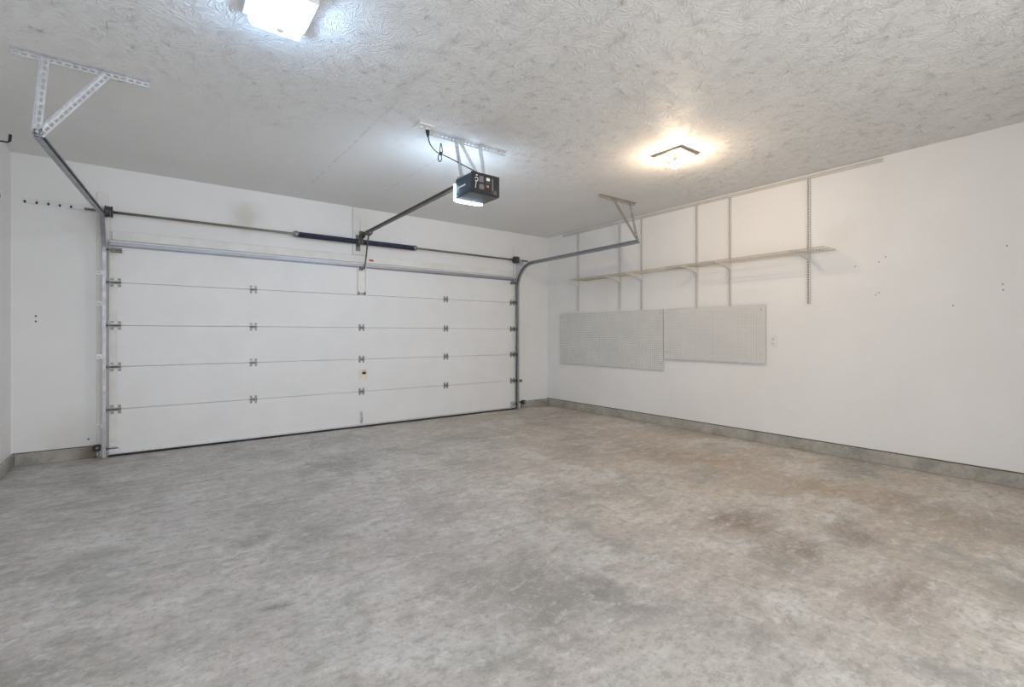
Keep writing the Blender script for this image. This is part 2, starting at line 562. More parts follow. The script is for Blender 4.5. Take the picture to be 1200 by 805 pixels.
        for i in range(nu):
            for j in range(nv):
                c = o + u * ((i + 0.5) * cu) + v * ((j + 0.5) * cv)
                B = len(vs)
                if mask and not mask(i, j):
                    vs += [c + u * x + v * y for x, y in (outer[0], outer[2], outer[4], outer[6])]
                    vs += [c + u * x + v * y + w for x, y in (outer[0], outer[2], outer[4], outer[6])]
                    fs += [(B, B + 3, B + 2, B + 1), (B + 4, B + 5, B + 6, B + 7)]
                    continue
                for off in (Vector((0, 0, 0)), w):
                    vs += [c + u * x + v * y + off for x, y in outer]
                    vs += [c + u * x + v * y + off for x, y in inner]
                for q in range(8):
                    r = (q + 1) % 8
                    fs.append((B + q, B + 8 + q, B + 8 + r, B + r))
                    fs.append((B + 16 + q, B + 16 + r, B + 24 + r, B + 24 + q))
                    fs.append((B + 8 + q, B + 24 + q, B + 24 + r, B + 8 + r))
        U, V = u * (nu * cu), v * (nv * cv)
        B = len(vs)
        vs += [o, o + U, o + U + V, o + V, o + w, o + U + w, o + U + V + w, o + V + w]
        fs += [(B, B + 1, B + 5, B + 4), (B + 1, B + 2, B + 6, B + 5), (B + 2, B + 3, B + 7, B + 6), (B + 3, B, B + 4, B + 7)]
        return s.add(vs, fs)

    def angle_iron(s, p, q, n1, n2, w=0.032, th=0.0025, pitch=0.036, hw=0.0115, hh=0.0065):
        """slotted L-section from p to q; its two flanges run along n1 and n2 from the edge p-q"""
        p, q = Vector(p), Vector(q)
        d = (q - p).normalized()
        L = (q - p).length
        n = max(1, round(L / pitch))
        for nn in (n1, n2):
            nn = Vector(nn)
            nn = (nn - d * nn.dot(d)).normalized()
            s.perforated(p, d, nn, L / n, w, n, 1, (hw, hh, False), th)
        return s

    def build(s, name, mat, parent=None, loc=None):
        base = world_loc(parent) if parent is not None else Vector((0, 0, 0))
        me = bpy.data.meshes.new(name)
        me.from_pydata([tuple(v - base) for v in s.v], [], s.f)
        me.polygons.foreach_set('use_smooth', s.smooth)
        me.materials.append(mat)
        me.update()
        o = bpy.data.objects.new(name, me)
        COL.objects.link(o)
        if parent is not None:
            o.parent = parent
        return o


def recalc(o):
    import bmesh
    bm = bmesh.new()
    bm.from_mesh(o.data)
    bmesh.ops.recalc_face_normals(bm, faces=bm.faces)
    bm.to_mesh(o.data)
    bm.free()
    return o


def thing(name, label, cat, loc, group=None):
    o = bpy.data.objects.new(name, None)
    o.empty_display_size = 0.1
    COL.objects.link(o)
    o.location = loc
    return tag(o, label, cat, group)


def tag(o, label, cat, group=None):
    o['label'] = label
    o['category'] = cat
    o['kind'] = 'thing'
    if group:
        o['group'] = group
    return o


def struct(o, label=None):
    o['kind'] = 'structure'
    if label:
        o['label'] = label
    return o


def link_copy(src, loc, parent, name=None):
    c = src.copy()
    if name:
        c.name = name
    COL.objects.link(c)
    c.parent = parent
    c.location = Vector(loc) - world_loc(parent)
    return c


# ------------------------------------------------------------------ the room shell
T = 0.14
struct(MB().box((XL - T, YF - T, -0.12), (XR + T, YB + T, 0.0)).build('floor', M['floor']), 'mottled grey and tan stained concrete garage floor')
struct(MB().box((XL - T, YF - T, ZC), (XR + T, YB + T, ZC + 0.12)).build('ceiling', M['ceiling']), 'white ceiling with stomped brush texture')
wall_back = struct(MB().box((XL - T, YB, 0), (XR + T, YB + T, ZC)).build('wall_back', M['wall_back']), 'white wall around the garage door')
wall_right = struct(MB().box((XR, YF - T, 0), (XR + T, YB, ZC)).build('wall_right', M['wall']), 'white wall with wire shelf and pegboards')
wall_left = struct(MB().box((XL - T, YF - T, 0), (XL, YB, ZC)).build('wall_left', M['wall']), 'white wall beside the hook rail')
wr = MB()
wr.box((XL, YF - T, 0), (-0.6, YF, ZC)).box((3.2, YF - T, 0), (XR, YF, ZC)).box((-0.6, YF - T, 2.3), (3.2, YF, ZC))  # opening added so the rear fill light gets in
struct(wr.build('wall_rear', M['wall']), 'white wall behind the viewer with an opening added for the fill light')

# concrete stem-wall curb that shows below the drywall
CB = 0.018
CH = 0.110


def curb(name, lo, hi):
    return struct(MB().box(lo, hi, 0.004).build(name, M['curb']), 'raw concrete curb at the foot of the wall')


curb('baseboard_right', (XR - CB, YF + 0.002, 0), (XR - 0.0005, YB - 0.0005, CH))
curb('baseboard_left', (XL + 0.0005, YF + 0.002, 0), (XL + CB + 0.004, YB - 0.0005, CH))
curb('baseboard_back_left', (XL + CB + 0.005, YB - CB, 0), (-0.412, YB - 0.0005, CH))
curb('baseboard_back_right', (4.645, YB - CB, 0), (XR - CB - 0.001, YB - 0.0005, CH))
# dark reveal between the drywall's lower edge and the curb
for nm, lo, hi in (('trim_1', (XR - 0.0045, YF, CH), (XR - 0.0005, YB - 0.006, CH + 0.009)),
                   ('trim_2', (XL + 0.006, YB - 0.0045, CH), (-0.412, YB - 0.0005, CH + 0.007))):
    struct(MB().box(lo, hi).build(nm, M['hole']), 'dark shadow gap above the concrete curb')

# boards: jambs, header, centre pad
JY = YB - 0.022
struct(MB().box((-0.408, JY, 0.005), (-0.325, YB - 0.0005, 2.50), 0.003).build('trim_3', M['trim']), 'white jamb board beside the garage door, wall corner side')
struct(MB().box((4.512, JY, 0.005), (4.640, YB - 0.0005, 2.53), 0.003).build('trim_4', M['trim']), 'white jamb board beside the garage door, shelf side')
struct(MB().box((-0.300, JY, 2.062), (4.50, YB - 0.0005, 2.150), 0.003).build('trim_5', M['trim']), 'white header board above the garage door')
struct(MB().box((2.000, JY, 2.155), (2.185, YB - 0.0005, ZC - 0.004), 0.003).build('trim_6', M['trim']), 'white vertical board behind the spring centre bearing')

# nail and screw holes left in the walls
hole_r = MB().lathe([(0.0001, 0), (0.005, 0), (0.004, 0.002), (0.0001, 0.002)], (0, 0, 0), (-1, 0, 0), 8).build('nail_hole', M['hole'])
pos = [(1.448, 1.809), (1.448, 1.533), (1.47, 1.515), (0.95, 1.394), (0.666, 1.544), (0.664, 1.50), (0.643, 1.835), (1.40, 1.85), (1.63, 1.79)]
for i, (y, z) in enumerate(pos):
    c = hole_r if i == 0 else hole_r.copy()
    if i:
        COL.objects.link(c)
    c.parent = wall_right
    c.location = (XR - 0.0003, y, z)
hole_b = MB().lathe([(0.0001, 0), (0.008, 0), (0.006, 0.002), (0.0001, 0.002)], (0, 0, 0), (0, -1, 0), 8).build('nail_hole', M['hole'])
for i, (x, z) in enumerate([(-0.822, 1.322), (-0.822, 1.275), (-0.47, 0.18)]):
    c = hole_b if i == 0 else hole_b.copy()
    if i:
        COL.objects.link(c)
    c.parent = wall_back
    c.location = (x, YB - 0.0003, z)

# ------------------------------------------------------------------ garage door
DX0, DX1 = -0.322, 4.505
DF = 5.905                      # face towards the room
door = thing('door_1', 'wide white sectional garage door of five steel sections, closed', 'garage door', (2.1, DF, 0))
door['kind'] = 'structure'
joints = [0.030, 0.447, 0.851, 1.244, 1.652, 2.055]
for k in range(5):
    z0, z1 = joints[k] + 0.0010, joints[k + 1] - 0.0010
    ch = 0.0042
    prof = [(0.04, z0), (0.04, z1), (ch, z1), (0, z1 - ch), (0, z0 + ch), (ch, z0)]
    MB().prism(prof, (DX0, DF, 0), (0, 1, 0), (0, 0, 1), (1, 0, 0), DX1 - DX0).build('section', M['door'], door)
    for x0 in (DX0 + 0.001, DX1 - 0.066):
        MB().box((x0, DF - 0.0012, z0 + 0.008), (x0 + 0.065, DF, z1 - 0.008)).build('end_stile', M['trim'], door)
MB().box((DX0, DF - 0.006, 0.022), (DX1, DF + 0.038, 0.040)).build('bottom_retainer', M['steel'], door)
MB().sweep([(-0.006, 0.022), (0.04, 0.022), (0.045, 0.01), (0.035, 0.0005), (0.0, 0.0005), (-0.010, 0.01)],
           [(DX0, DF, 0), (DX1, DF, 0)], [(0, 1, 0)] * 2, [(0, 0, 1)] * 2).build('bottom_seal', M['rubber'], door)
# reinforcing strut: hat channel across the top section
sz0, sz1 = 2.000, 2.027
hat = [(0, sz0 - 0.012), (-0.002, sz0 - 0.012), (-0.002, sz0), (-0.042, sz0), (-0.042, sz1), (-0.002, sz1), (-0.002, sz1 + 0.012), (0, sz1 + 0.012),
       (0, sz1 - 0.002), (-0.040, sz1 - 0.002), (-0.040, sz0 + 0.002), (0, sz0 + 0.002)]
MB().sweep(hat, [(DX0 + 0.01, DF - 0.001, 0), (DX1 - 0.01, DF - 0.001, 0)], [(0, 1, 0)] * 2, [(0, 0, 1)] * 2).build('strut', M['strut'], door)


def hinge_mesh(end):
    b = MB()
    w = 0.040 if end else 0.034
    for sgn in (1, -1):
        b.box((-w, -0.003, min(sgn * 0.010, sgn * 0.042)), (-w * 0.35, 0, max(sgn * 0.010, sgn * 0.042)))
        b.box((w * 0.35, -0.003, min(sgn * 0.010, sgn * 0.042)), (w, 0, max(sgn * 0.010, sgn * 0.042)))
        b.box((-w, -0.004, min(sgn * 0.006, sgn * 0.018)), (w, 0, max(sgn * 0.006, sgn * 0.018)))
        for x in (-w * 0.7, w * 0.7):
            b.lathe([(0.006, 0), (0.006, 0.005), (0.0001, 0.006)], (x, -0.003, sgn * 0.03), (0, -1, 0), 6)
    b.lathe([(0.0001, -w), (0.008, -w), (0.008, w), (0.0001, w)], (0, -0.010, 0), (1, 0, 0), 8)
    if end:
        b.box((-w, -0.03, -0.022), (-w + 0.004, 0, 0.022)).box((w - 0.004, -0.03, -0.022), (w, 0, 0.022))
    return b


hc = hinge_mesh(False).build('hinge', M['hinge'])
he = hinge_mesh(True).build('hinge', M['hinge'])
first = {id(hc): True, id(he): True}


def put_hinge(src, x, z):
    if first[id(src)]:
        first[id(src)] = False
        c = src
        c.parent = door
    else:
        c = src.copy()
        COL.objects.link(c)
        c.parent = door
    c.location = Vector((x, DF - 0.0015, z)) - world_loc(door)
    return c


for k in range(1, 5):
    z = joints[k]
    for x in (0.895, 2.096, 3.290):
        if k == 4 and x == 2.096:
            continue
        put_hinge(hc, x, z)
    put_hinge(he, DX0 + 0.052, z)
    put_hinge(he, DX1 - 0.052, z)
# rollers: stem and wheel running in each track
for x, sg in ((DX0, -1), (DX1, 1)):
    for z in (0.085, 0.447, 0.851, 1.244, 1.652):
        b = MB().lathe([(0.0001, -0.07), (0.005, -0.07), (0.005, 0.018), (0.0001, 0.018)], (x, 5.872, z), (sg, 0, 0), 8)
        r = b.build('roller_stem', M['dark_steel'], door)
        MB().lathe([(0.0001, 0.012), (0.019, 0.012), (0.021, 0.018), (0.019, 0.024), (0.0001, 0.024)], (x, 5.872, z), (sg, 0, 0), 14).build('roller_wheel', M['black'], r)
    # top roller carrier and bottom corner bracket
    xs = x + (0.014 if sg < 0 else -0.014)
    xi = x + (0.10 if sg < 0 else -0.10)
    b = MB().box((min(xs, xi), DF - 0.045, 1.940), (max(xs, xi), DF - 0.038, 1.975)).box((min(xs, xi), DF - 0.04, 1.936), (max(xs, xi), DF - 0.001, 1.941))
    b.lathe([(0.0001, -0.08), (0.005, -0.08), (0.005, 0.018), (0.0001, 0.018)], (x, 5.862, 1.957), (sg, 0, 0), 8)
    b.build('top_bracket', M['dark_steel'], door)
    xb = x + (0.085 if sg < 0 else -0.085)
    b = MB().box((min(x, xb), DF - 0.006, 0.045), (max(x, xb), DF - 0.001, 0.125)).box((min(x, xb), DF - 0.03, 0.040), (max(x, xb), DF - 0.001, 0.046))
    b.lathe([(0.012, 0), (0.012, 0.012), (0.0001, 0.012)], ((x + xb) / 2, DF - 0.006, 0.085), (0, -1, 0), 10)
    b.build('bottom_bracket', M['steel'], door)

# operator bracket plate on the top section
ob = MB()
ob.prism([(0.0, 0.0), (0.100, 0.0), (0.100, -0.022), (0.096, -0.022), (0.096, -0.004), (0.004, -0.004), (0.004, -0.022), (0.0, -0.022)],
         (2.045, DF - 0.001, 1.672), (1, 0, 0), (0, 1, 0), (0, 0, 1), 0.325)
opb = ob.build('operator_bracket', M['white'], door)
MB().box((2.050, DF - 0.03, 1.655), (2.062, DF - 0.001, 1.69)).box((2.128, DF - 0.03, 1.655), (2.140, DF - 0.001, 1.69)).box((2.056, DF - 0.024, 1.668), (2.134, DF - 0.004, 1.676)).build('bracket_clip', M['dark_steel'], opb)
# inside lift handle and sticker on the lower sections
hd = MB()
hd.box((2.079, DF - 0.006, 0.045), (2.109, DF - 0.001, 0.085), 0.002).box((2.079, DF - 0.006, 0.165), (2.109, DF - 0.001, 0.200), 0.002)
hd.tube([(2.094, DF - 0.004, 0.07), (2.094, DF - 0.03, 0.085), (2.096, DF - 0.036, 0.12), (2.094, DF - 0.03, 0.155), (2.094, DF - 0.004, 0.178)], [0.008, 0.010, 0.011, 0.010, 0.008], 8)
hd.build('lift_handle', M['steel'], door)
lb = MB().box((2.060, DF - 0.0022, 0.590), (2.175, DF - 0.001, 0.725)).build('safety_label', M['cream'], door)
MB().box((2.104, DF - 0.0035, 0.662), (2.152, DF - 0.0021, 0.692)).box((2.108, DF - 0.0035, 0.706), (2.148, DF - 0.0021, 0.711)).build('label_print', M['black'], lb)
st = MB().box((2.205, JY - 0.0016, 2.088), (2.262, JY - 0.0002, 2.112)).build('warning_sticker', M['red'])
tag(st, 'small red sticker on the white header board above the door', 'sticker')


# ------------------------------------------------------------------ door tracks
def track(x0, x_end, y_end, sg, label, strip, br_a, br_b, hm='steel'):
    """x0: vertical run; sg: +1 when the channel opens towards +X"""
    t = thing('door_track', label, 'door track', (x0, 5.87, 0), 'pair of garage door tracks')
    yv, z_arc, R = 5.872, 1.860, 0.370
    prof0 = [(-0.001, -0.025), (0.026, -0.025), (0.026, -0.014), (0.0235, -0.014), (0.0235, -0.0225), (0.0015, -0.0225),
             (0.0015, 0.0225), (0.0235, 0.0225), (0.0235, 0.014), (0.026, 0.014), (0.026, 0.025), (-0.001, 0.025)]
    prof = [(a * sg - 0.014 * sg, b) for a, b in prof0]
    side = (1, 0, 0)
    recalc(MB().sweep(prof, [(x0, yv, 0.004), (x0, yv, z_arc)], [side] * 2, [(0, 1, 0)] * 2).build('vertical_track', M['track'], t))
    path, nrm = [], []
    for i in range(17):
        a = math.pi / 2 * i / 16
        path.append((x0, yv - R + R * math.cos(a), z_arc + R * math.sin(a)))
        nrm.append((0, math.cos(a), math.sin(a)))
    recalc(MB().sweep(prof, path, [side] * 17, nrm).build('curved_track', M['track'], t))
    zt = z_arc + R
    pa, pb = Vector((x0, yv - R, zt)), Vector((x_end, y_end, 2.292))
    d = (pb - pa).normalized()
    sd = Vector((0, 0, 1)).cross(d)
    sd = -sd if sd.x < 0 else sd
    nn = sd.cross(d)
    nn = -nn if nn.z < 0 else nn
    recalc(MB().sweep(prof, [pa, pb], [sd] * 2, [nn] * 2).build('horizontal_track', M['track'], t))
    # jamb brackets
    for z in (0.30, 0.95, 1.45, 1.74):
        b = MB().box((x0 - 0.018 * sg - 0.004, yv - 0.02, z - 0.022), (x0 - 0.018 * sg + 0.002, JY - 0.001, z + 0.022))
        xa, xb = sorted((x0 - 0.016 * sg, x0 - 0.060 * sg))
        b.box((xa, JY - 0.004, z - 0.022), (xb, JY - 0.001, z + 0.022))
        b.lathe([(0.007, 0), (0.007, 0.006), (0.0001, 0.007)], (x0 - 0.045 * sg, JY - 0.004, z), (0, -1, 0), 6)
        b.build('jamb_bracket', M['steel'], t)
    # flag plate that ties the curve to the jamb
    fx = x0 - 0.022 * sg
    pl = [(yv + 0.02, 1.84), (JY - 0.001, 1.84), (JY - 0.001, 2.33), (yv - 0.02, 2.33), (yv - 0.20, 2.20), (yv - 0.02, 2.02)]
    MB().prism(pl, (fx, 0, 0), (0, 1, 0), (0, 0, 1), (1, 0, 0), 0.003).build('flag_bracket', M['steel'], t)
    # hanger of slotted angle iron
    (sx0, sx1, sy) = strip
    MB().angle_iron((sx0, sy, ZC - 0.002), (sx1, sy, ZC - 0.002), (0, -1, 0), (0, 0, -1), 0.030).build('ceiling_angle', M[hm], t)
    for (ax, bx, bz) in (br_a, br_b):
        MB().angle_iron((ax, sy - 0.004, ZC - 0.014), (bx, sy - 0.004, bz), (1, 0, 0), (0, -1, 0), 0.034).build('hanger_brace', M[hm], t)
    b = MB().lathe([(0.009, 0), (0.009, 0.03), (0.0001, 0.032)], (x_end, y_end + 0.02, 2.30), (0, -1, 0), 6)
    b.build('hanger_bolt', M['steel'], t)
    return t


track(-0.350, -0.515, 3.765, 1, 'galvanised door track curving up beside the hook rail, with slotted ceiling hanger',
      (-0.626, -0.010, 3.80), (-0.500, -0.535, 2.288), (-0.225, -0.520, 2.300))
track(4.530, 4.735, 3.715, -1, 'galvanised door track curving up near the wire shelf, with slotted ceiling hanger',
      (4.051, 4.686, 3.74), (4.270, 4.700, 2.315), (4.561, 4.705, 2.315), 'backlit_steel')

# ------------------------------------------------------------------ torsion spring assembly
SY, SZ = 5.872, 2.312
sp = thing('torsion_spring_assembly', 'long steel shaft with dark coil springs above the garage door', 'door spring', (2.1, SY, SZ))
MB().lathe([(0.0001, -0.49), (0.0128, -0.49), (0.0128, 4.74), (0.0001, 4.74)], (0, SY, SZ), (1, 0, 0), 12).build('shaft', M['shaft'], sp)


def coil(x0, x1, R, wire, pitch):
    n = max(2, int((x1 - x0) / pitch))
    pts = []
    N = n * 12
    for i in range(N + 1):
        a = 2 * math.pi * i / 12
        pts.append((x0 + (x1 - x0) * i / N, SY + R * math.cos(a), SZ - 0.004 + R * math.sin(a)))
    b = MB()
    n_ = 5
    vs, fs = [], []
    for i, p in enumerate(pts):
        a = 2 * math.pi * i / 12
        rad = Vector((0, math.cos(a), math.sin(a)))
        ax = Vector((1, 0, 0))
        for k in range(n_):
            t = 2 * math.pi * k / n_
            vs.append(Vector(p) + (rad * math.cos(t) + ax * math.sin(t)) * wire)
    for i in range(N):
        for k in range(n_):
            fs.append((i * n_ + k, i * n_ + (k + 1) % n_, (i + 1) * n_ + (k + 1) % n_, (i + 1) * n_ + k))
    return b.add(vs, fs, True)


for xa, xb, xc, sgn in ((1.33, 2.045, 1.29, 1), (2.085, 2.80, 2.84, -1)):
    s_ = coil(xa, xb, 0.028, 0.0046, 0.0085).build('spring', M['spring'], sp)
    cone = MB().lathe([(0.0128, -0.035 * sgn), (0.026, -0.035 * sgn), (0.036, -0.012 * sgn), (0.036, 0.004 * sgn), (0.026, 0.03 * sgn), (0.0128, 0.03 * sgn)], (xa if sgn > 0 else xb, SY, SZ), (1, 0, 0), 16)
    cone.build('winding_cone', M['hinge'], s_)
    xi = 2.045 if sgn > 0 else 2.085
    MB().lathe([(0.0128, -0.012), (0.037, -0.012), (0.037, 0.012), (0.0128, 0.012)], (xi, SY, SZ), (1, 0, 0), 16).build('stationary_cone', M['dark_steel'], s_)
b = MB().box((2.058, SY - 0.02, SZ - 0.06), (2.064, JY - 0.0005, SZ + 0.05)).box((2.035, JY - 0.006, SZ - 0.11), (2.090, JY - 0.0005, SZ + 0.09))
b.lathe([(0.0128, -0.012), (0.03, -0.012), (0.03, 0.012), (0.0128, 0.012)], (2.062, SY, SZ), (1, 0, 0), 14)
b.build('centre_bearing_bracket', M['dark_steel'], sp)
for xd, sgn in ((-0.318, 1), (4.495, -1)):
    prof = [(0.0128, -0.030), (0.050, -0.030), (0.058, -0.026), (0.050, -0.020), (0.048, 0.016), (0.056, 0.022), (0.050, 0.028), (0.0128, 0.030)]
    MB().lathe(prof, (xd, SY, SZ), (sgn, 0, 0), 24).build('cable_drum', M['drum'], sp)
    xp = xd - 0.050 * sgn
    b = MB().box((xp - 0.003, SY - 0.045, SZ - 0.045), (xp + 0.003, JY - 0.0005, SZ + 0.045))
    b.lathe([(0.0128, -0.008), (0.028, -0.008), (0.028, 0.008), (0.0128, 0.008)], (xp, SY, SZ), (1, 0, 0), 14)
    b.build('end_bearing_plate', M['steel'], sp)
    xcab = xd + 0.012 * sgn
    MB().tube([(xcab, SY - 0.052, SZ), (xcab - 0.012 * sgn, SY - 0.02, 1.3), (xd - 0.008 * sgn, 5.89, 0.10)], 0.0016, 5).build('lift_cable', M['steel'], sp)

# ------------------------------------------------------------------ garage door opener
op = thing('garage_door_opener', 'dark blue-grey ceiling-hung door opener with lit lens and long rail', 'garage door opener', (2.122, 3.30, 2.28))
ux0, ux1, uy0, uy1 = 1.992, 2.252, 3.165, 3.415
uz0, uz1 = 2.268, 2.430
hs = MB().box((ux0, uy0 + 0.006, uz0 + 0.006), (ux1, uy1, uz1), 0.008).build('housing', M['housing'], op)
MB().box((ux0 - 0.002, uy0 + 0.09, uz0 + 0.075), (ux0 - 0.0005, uy0 + 0.20, uz0 + 0.088)).build('side_label', M['label_white'], hs)
for dz in (0.030, 0.112, 0.138):
    MB().box((ux0 - 0.003, uy0 + 0.02, uz0 + dz), (ux0 - 0.0005, uy1 - 0.01, uz0 + dz + 0.006)).build('side_rib', M['housing'], hs)
MB().box((ux0 - 0.004, uy0 + 0.012, uz0 - 0.002), (ux1 + 0.004, uy1, uz0 + 0.006)).build('bottom_cover', M['under'], op)
pn = MB().box((ux0 - 0.004, uy0 - 0.004, uz0), (ux1 + 0.004, uy0 + 0.006, uz1 + 0.003), 0.003).build('end_panel', M['panel'], op)
py = uy0 - 0.0055


def pl(name, x0, x1, z0, z1, m):
    return MB().box((ux0 + x0, py, uz0 + z0), (ux0 + x1, uy0 - 0.0035, uz0 + z1)).build(name, M[m], pn)


pl('grey_label', 0.068, 0.108, 0.092, 0.140, 'grey_label')
pl('grey_label', 0.068, 0.112, 0.036, 0.076, 'grey_label')
pl('white_label', 0.135, 0.168, 0.112, 0.136, 'label_white')
pl('print_line', 0.130, 0.172, 0.094, 0.098, 'grey_label')
pl('button', 0.136, 0.160, 0.058, 0.078, 'amber')
pl('terminal_strip', 0.192, 0.202, 0.04, 0.135, 'grey_label')
pl('trim_edge', 0.188, 0.190, 0.006, 0.155, 'grey_label')
pl('connector_block', 0.205, 0.236, 0.012, 0.045, 'under')
pts = []
for i in range(15):
    a = math.pi * 0.9 - i / 14 * math.pi * 1.75
    pts.append((ux0 + 0.040 + 0.013 * math.cos(a), py - 0.003, uz0 + 0.106 + 0.015 * math.sin(a)))
pts += [(ux0 + 0.036, py - 0.004, uz0 + 0.080), (ux0 + 0.032, py - 0.004, uz0 + 0.060), (ux0 + 0.030, py - 0.003, uz0 + 0.036)]
MB().tube(pts, 0.0032, 6).build('antenna_wire', M['label_white'], pn)
MB().box((ux0 + 0.036, py - 0.002, uz0 + 0.136), (ux0 + 0.052, py + 0.001, uz0 + 0.143)).build('antenna_clip', M['label_white'], pn)
# wrap-round light lens at the door-facing end
lp = [(ux0 - 0.006, uy1 - 0.002), (ux1 + 0.006, uy1 - 0.002), (ux1 + 0.006, uy1 + 0.015), (ux1 - 0.03, uy1 + 0.044), (ux0 + 0.03, uy1 + 0.044), (ux0 - 0.006, uy1 + 0.015)]
MB().prism(lp, (0, 0, uz0 - 0.008), (1, 0, 0), (0, 1, 0), (0, 0, 1), 0.130).build('light_lens', M['lens'], op)
# rail, trolley, door arm
RZ = 2.412
tr = [(-0.0175, -0.016), (0.0175, -0.016), (0.0175, -0.011), (0.004, -0.011), (0.004, 0.012), (0.014, 0.012), (0.014, 0.017), (-0.014, 0.017), (-0.014, 0.012), (-0.004, 0.012), (-0.004, -0.011), (-0.0175, -0.011)]
MB().sweep(tr, [(2.118, uy1 - 0.12, RZ + 0.035), (2.105, 5.875, RZ - 0.008)], [(1, 0, 0)] * 2, [(0, 0, 1)] * 2).build('rail', M['dark_steel'], op)
b = MB().box((2.082, 5.60, RZ - 0.045), (2.130, 5.72, RZ - 0.012), 0.004)
b.lathe([(0.008, -0.03), (0.008, 0.03)], (2.106, 5.70, RZ - 0.045), (1, 0, 0), 8)
b.build('trolley', M['dark_steel'], op)
arm = MB()
arm.bar((2.112, 5.70, RZ - 0.04), (2.118, 5.835, 2.035), 0.010, 0.026, (0, -1, 0.2))
arm.bar((2.118, 5.835, 2.045), (2.116, 5.845, 1.985), 0.010, 0.026, (0, -1, 0))
arm.bar((2.122, 5.845, 1.988), (2.082, 5.872, 1.972), 0.012, 0.022, (0, 0, 1))
arm.build('door_arm', M['dark_steel'], op)
b = MB().box((2.066, DF - 0.050, 1.955), (2.074, DF - 0.003, 2.005)).box((2.092, DF - 0.050, 1.955), (2.099, DF - 0.003, 1.99))
b.build('arm_bracket', M['dark_steel'], op)
b = MB().box((2.082, 5.862, RZ - 0.045), (2.088, JY - 0.0005, RZ + 0.03)).box((2.122, 5.862, RZ - 0.045), (2.128, JY - 0.0005, RZ + 0.03)).box((2.078, JY - 0.006, RZ - 0.06), (2.132, JY - 0.0005, RZ + 0.045))
b.build('header_bracket', M['dark_steel'], op)
b = MB().box((2.090, JY - 0.005, RZ + 0.045), (2.100, JY - 0.0005, RZ + 0.19)).build('header_strap', M['steel'], op)
# hanger
MB().angle_iron((1.726, 3.375, ZC - 0.002), (2.471, 3.375, ZC - 0.002), (0, -1, 0), (0, 0, -1), 0.034).build('ceiling_angle', M['steel'], op)
for (ax, bx, bz, w) in ((1.955, 2.008, 2.425, 0.030), (1.99, 2.190, 2.445, 0.026), (2.185, 2.236, 2.425, 0.034)):
    MB().angle_iron((ax, 3.370, ZC - 0.014), (bx, 3.36, bz), (1, 0, 0), (0, -1, 0), w).build('hanger_brace', M['steel'], op)
for x in (ux0 + 0.02, ux1 - 0.02):
    MB().box((x - 0.016, 3.30, uz1 - 0.002), (x + 0.016, 3.40, uz1 + 0.014), 0.003).build('mounting_foot', M['steel'], op)
# power cord with the tied-up slack
pts = [(1.700, 3.322, 2.672), (1.712, 3.33, 2.640), (1.745, 3.345, 2.612), (1.790, 3.355, 2.590), (1.826, 3.36, 2.585), (1.90, 3.36, 2.572),
       (1.99, 3.35, 2.545), (2.08, 3.33, 2.512), (2.16, 3.30, 2.478), (2.20, 3.28, 2.450), (2.20, 3.27, 2.432)]


def smoothen(p, k=4):
    p = [Vector(q) for q in p]
    out = []
    for i in range(len(p) - 1):
        a, b, c, d = p[max(0, i - 1)], p[i], p[i + 1], p[min(len(p) - 1, i + 2)]
        for j in range(k):
            t = j / k
            out.append(0.5 * ((2 * b) + (c - a) * t + (2 * a - 5 * b + 4 * c - d) * t * t + (3 * b - a - 3 * c + d) * t ** 3))
    return out + [p[-1]]


cd = MB().tube(smoothen(pts), 0.0042, 7)
cd.tube(smoothen([(1.815, 3.355, 2.585), (1.816, 3.35, 2.62), (1.822, 3.35, 2.665), (1.831, 3.35, 2.640), (1.838, 3.352, 2.60), (1.828, 3.355, 2.58)]), 0.0042, 6)
cd.tube(smoothen([(1.818, 3.355, 2.588), (1.800, 3.352, 2.555), (1.803, 3.35, 2.525), (1.818, 3.35, 2.52), (1.830, 3.352, 2.545), (1.828, 3.355, 2.588)]), 0.0042, 6)
cd.lathe([(0.0001, -0.012), (0.014, -0.010), (0.014, 0.010), (0.0001, 0.012)], (1.824, 3.356, 2.586), (0.3, 0, 1), 8)
cdo = cd.build('power_cord', M['black'], op)
MB().lathe([(0.0001, 0), (0.016, 0), (0.016, 0.012), (0.012, 0.030), (0.005, 0.055), (0.0001, 0.055)], (1.692, 3.322, 2.7255), (0.12, 0.05, -1), 10).build('plug', M['black'], cdo)
# ceiling outlet the cord plugs into
ot = thing('ceiling_outlet', 'white outlet box on the ceiling with the opener cord plugged in', 'outlet', (1.665, 3.322, ZC))
MB().box((1.600, 3.262, ZC - 0.013), (1.728, 3.382, ZC - 0.0005), 0.004).build('cover_plate', M['white'], ot)
MB().lathe([(0.0001, -0.024), (0.017, -0.024), (0.018, -0.0125)], (1.640, 3.322, ZC), (0, 0, 1), 14).build('receptacle', M['white'], ot)
MB().lathe([(0.0001, -0.024), (0.017, -0.024), (0.018, -0.0125)], (1.692, 3.322, ZC), (0, 0, 1), 14).build('receptacle', M['white'], ot)

# ------------------------------------------------------------------ ceiling lamps
lm = thing('ceiling_light', 'lit square glass ceiling light with a cool white glow', 'ceiling light', (0.495, 2.505, ZC))
MB().box((0.350, 2.365, ZC - 0.030), (0.640, 2.650, ZC - 0.0005), 0.004).build('mounting_pan', M['pan_white'], lm)


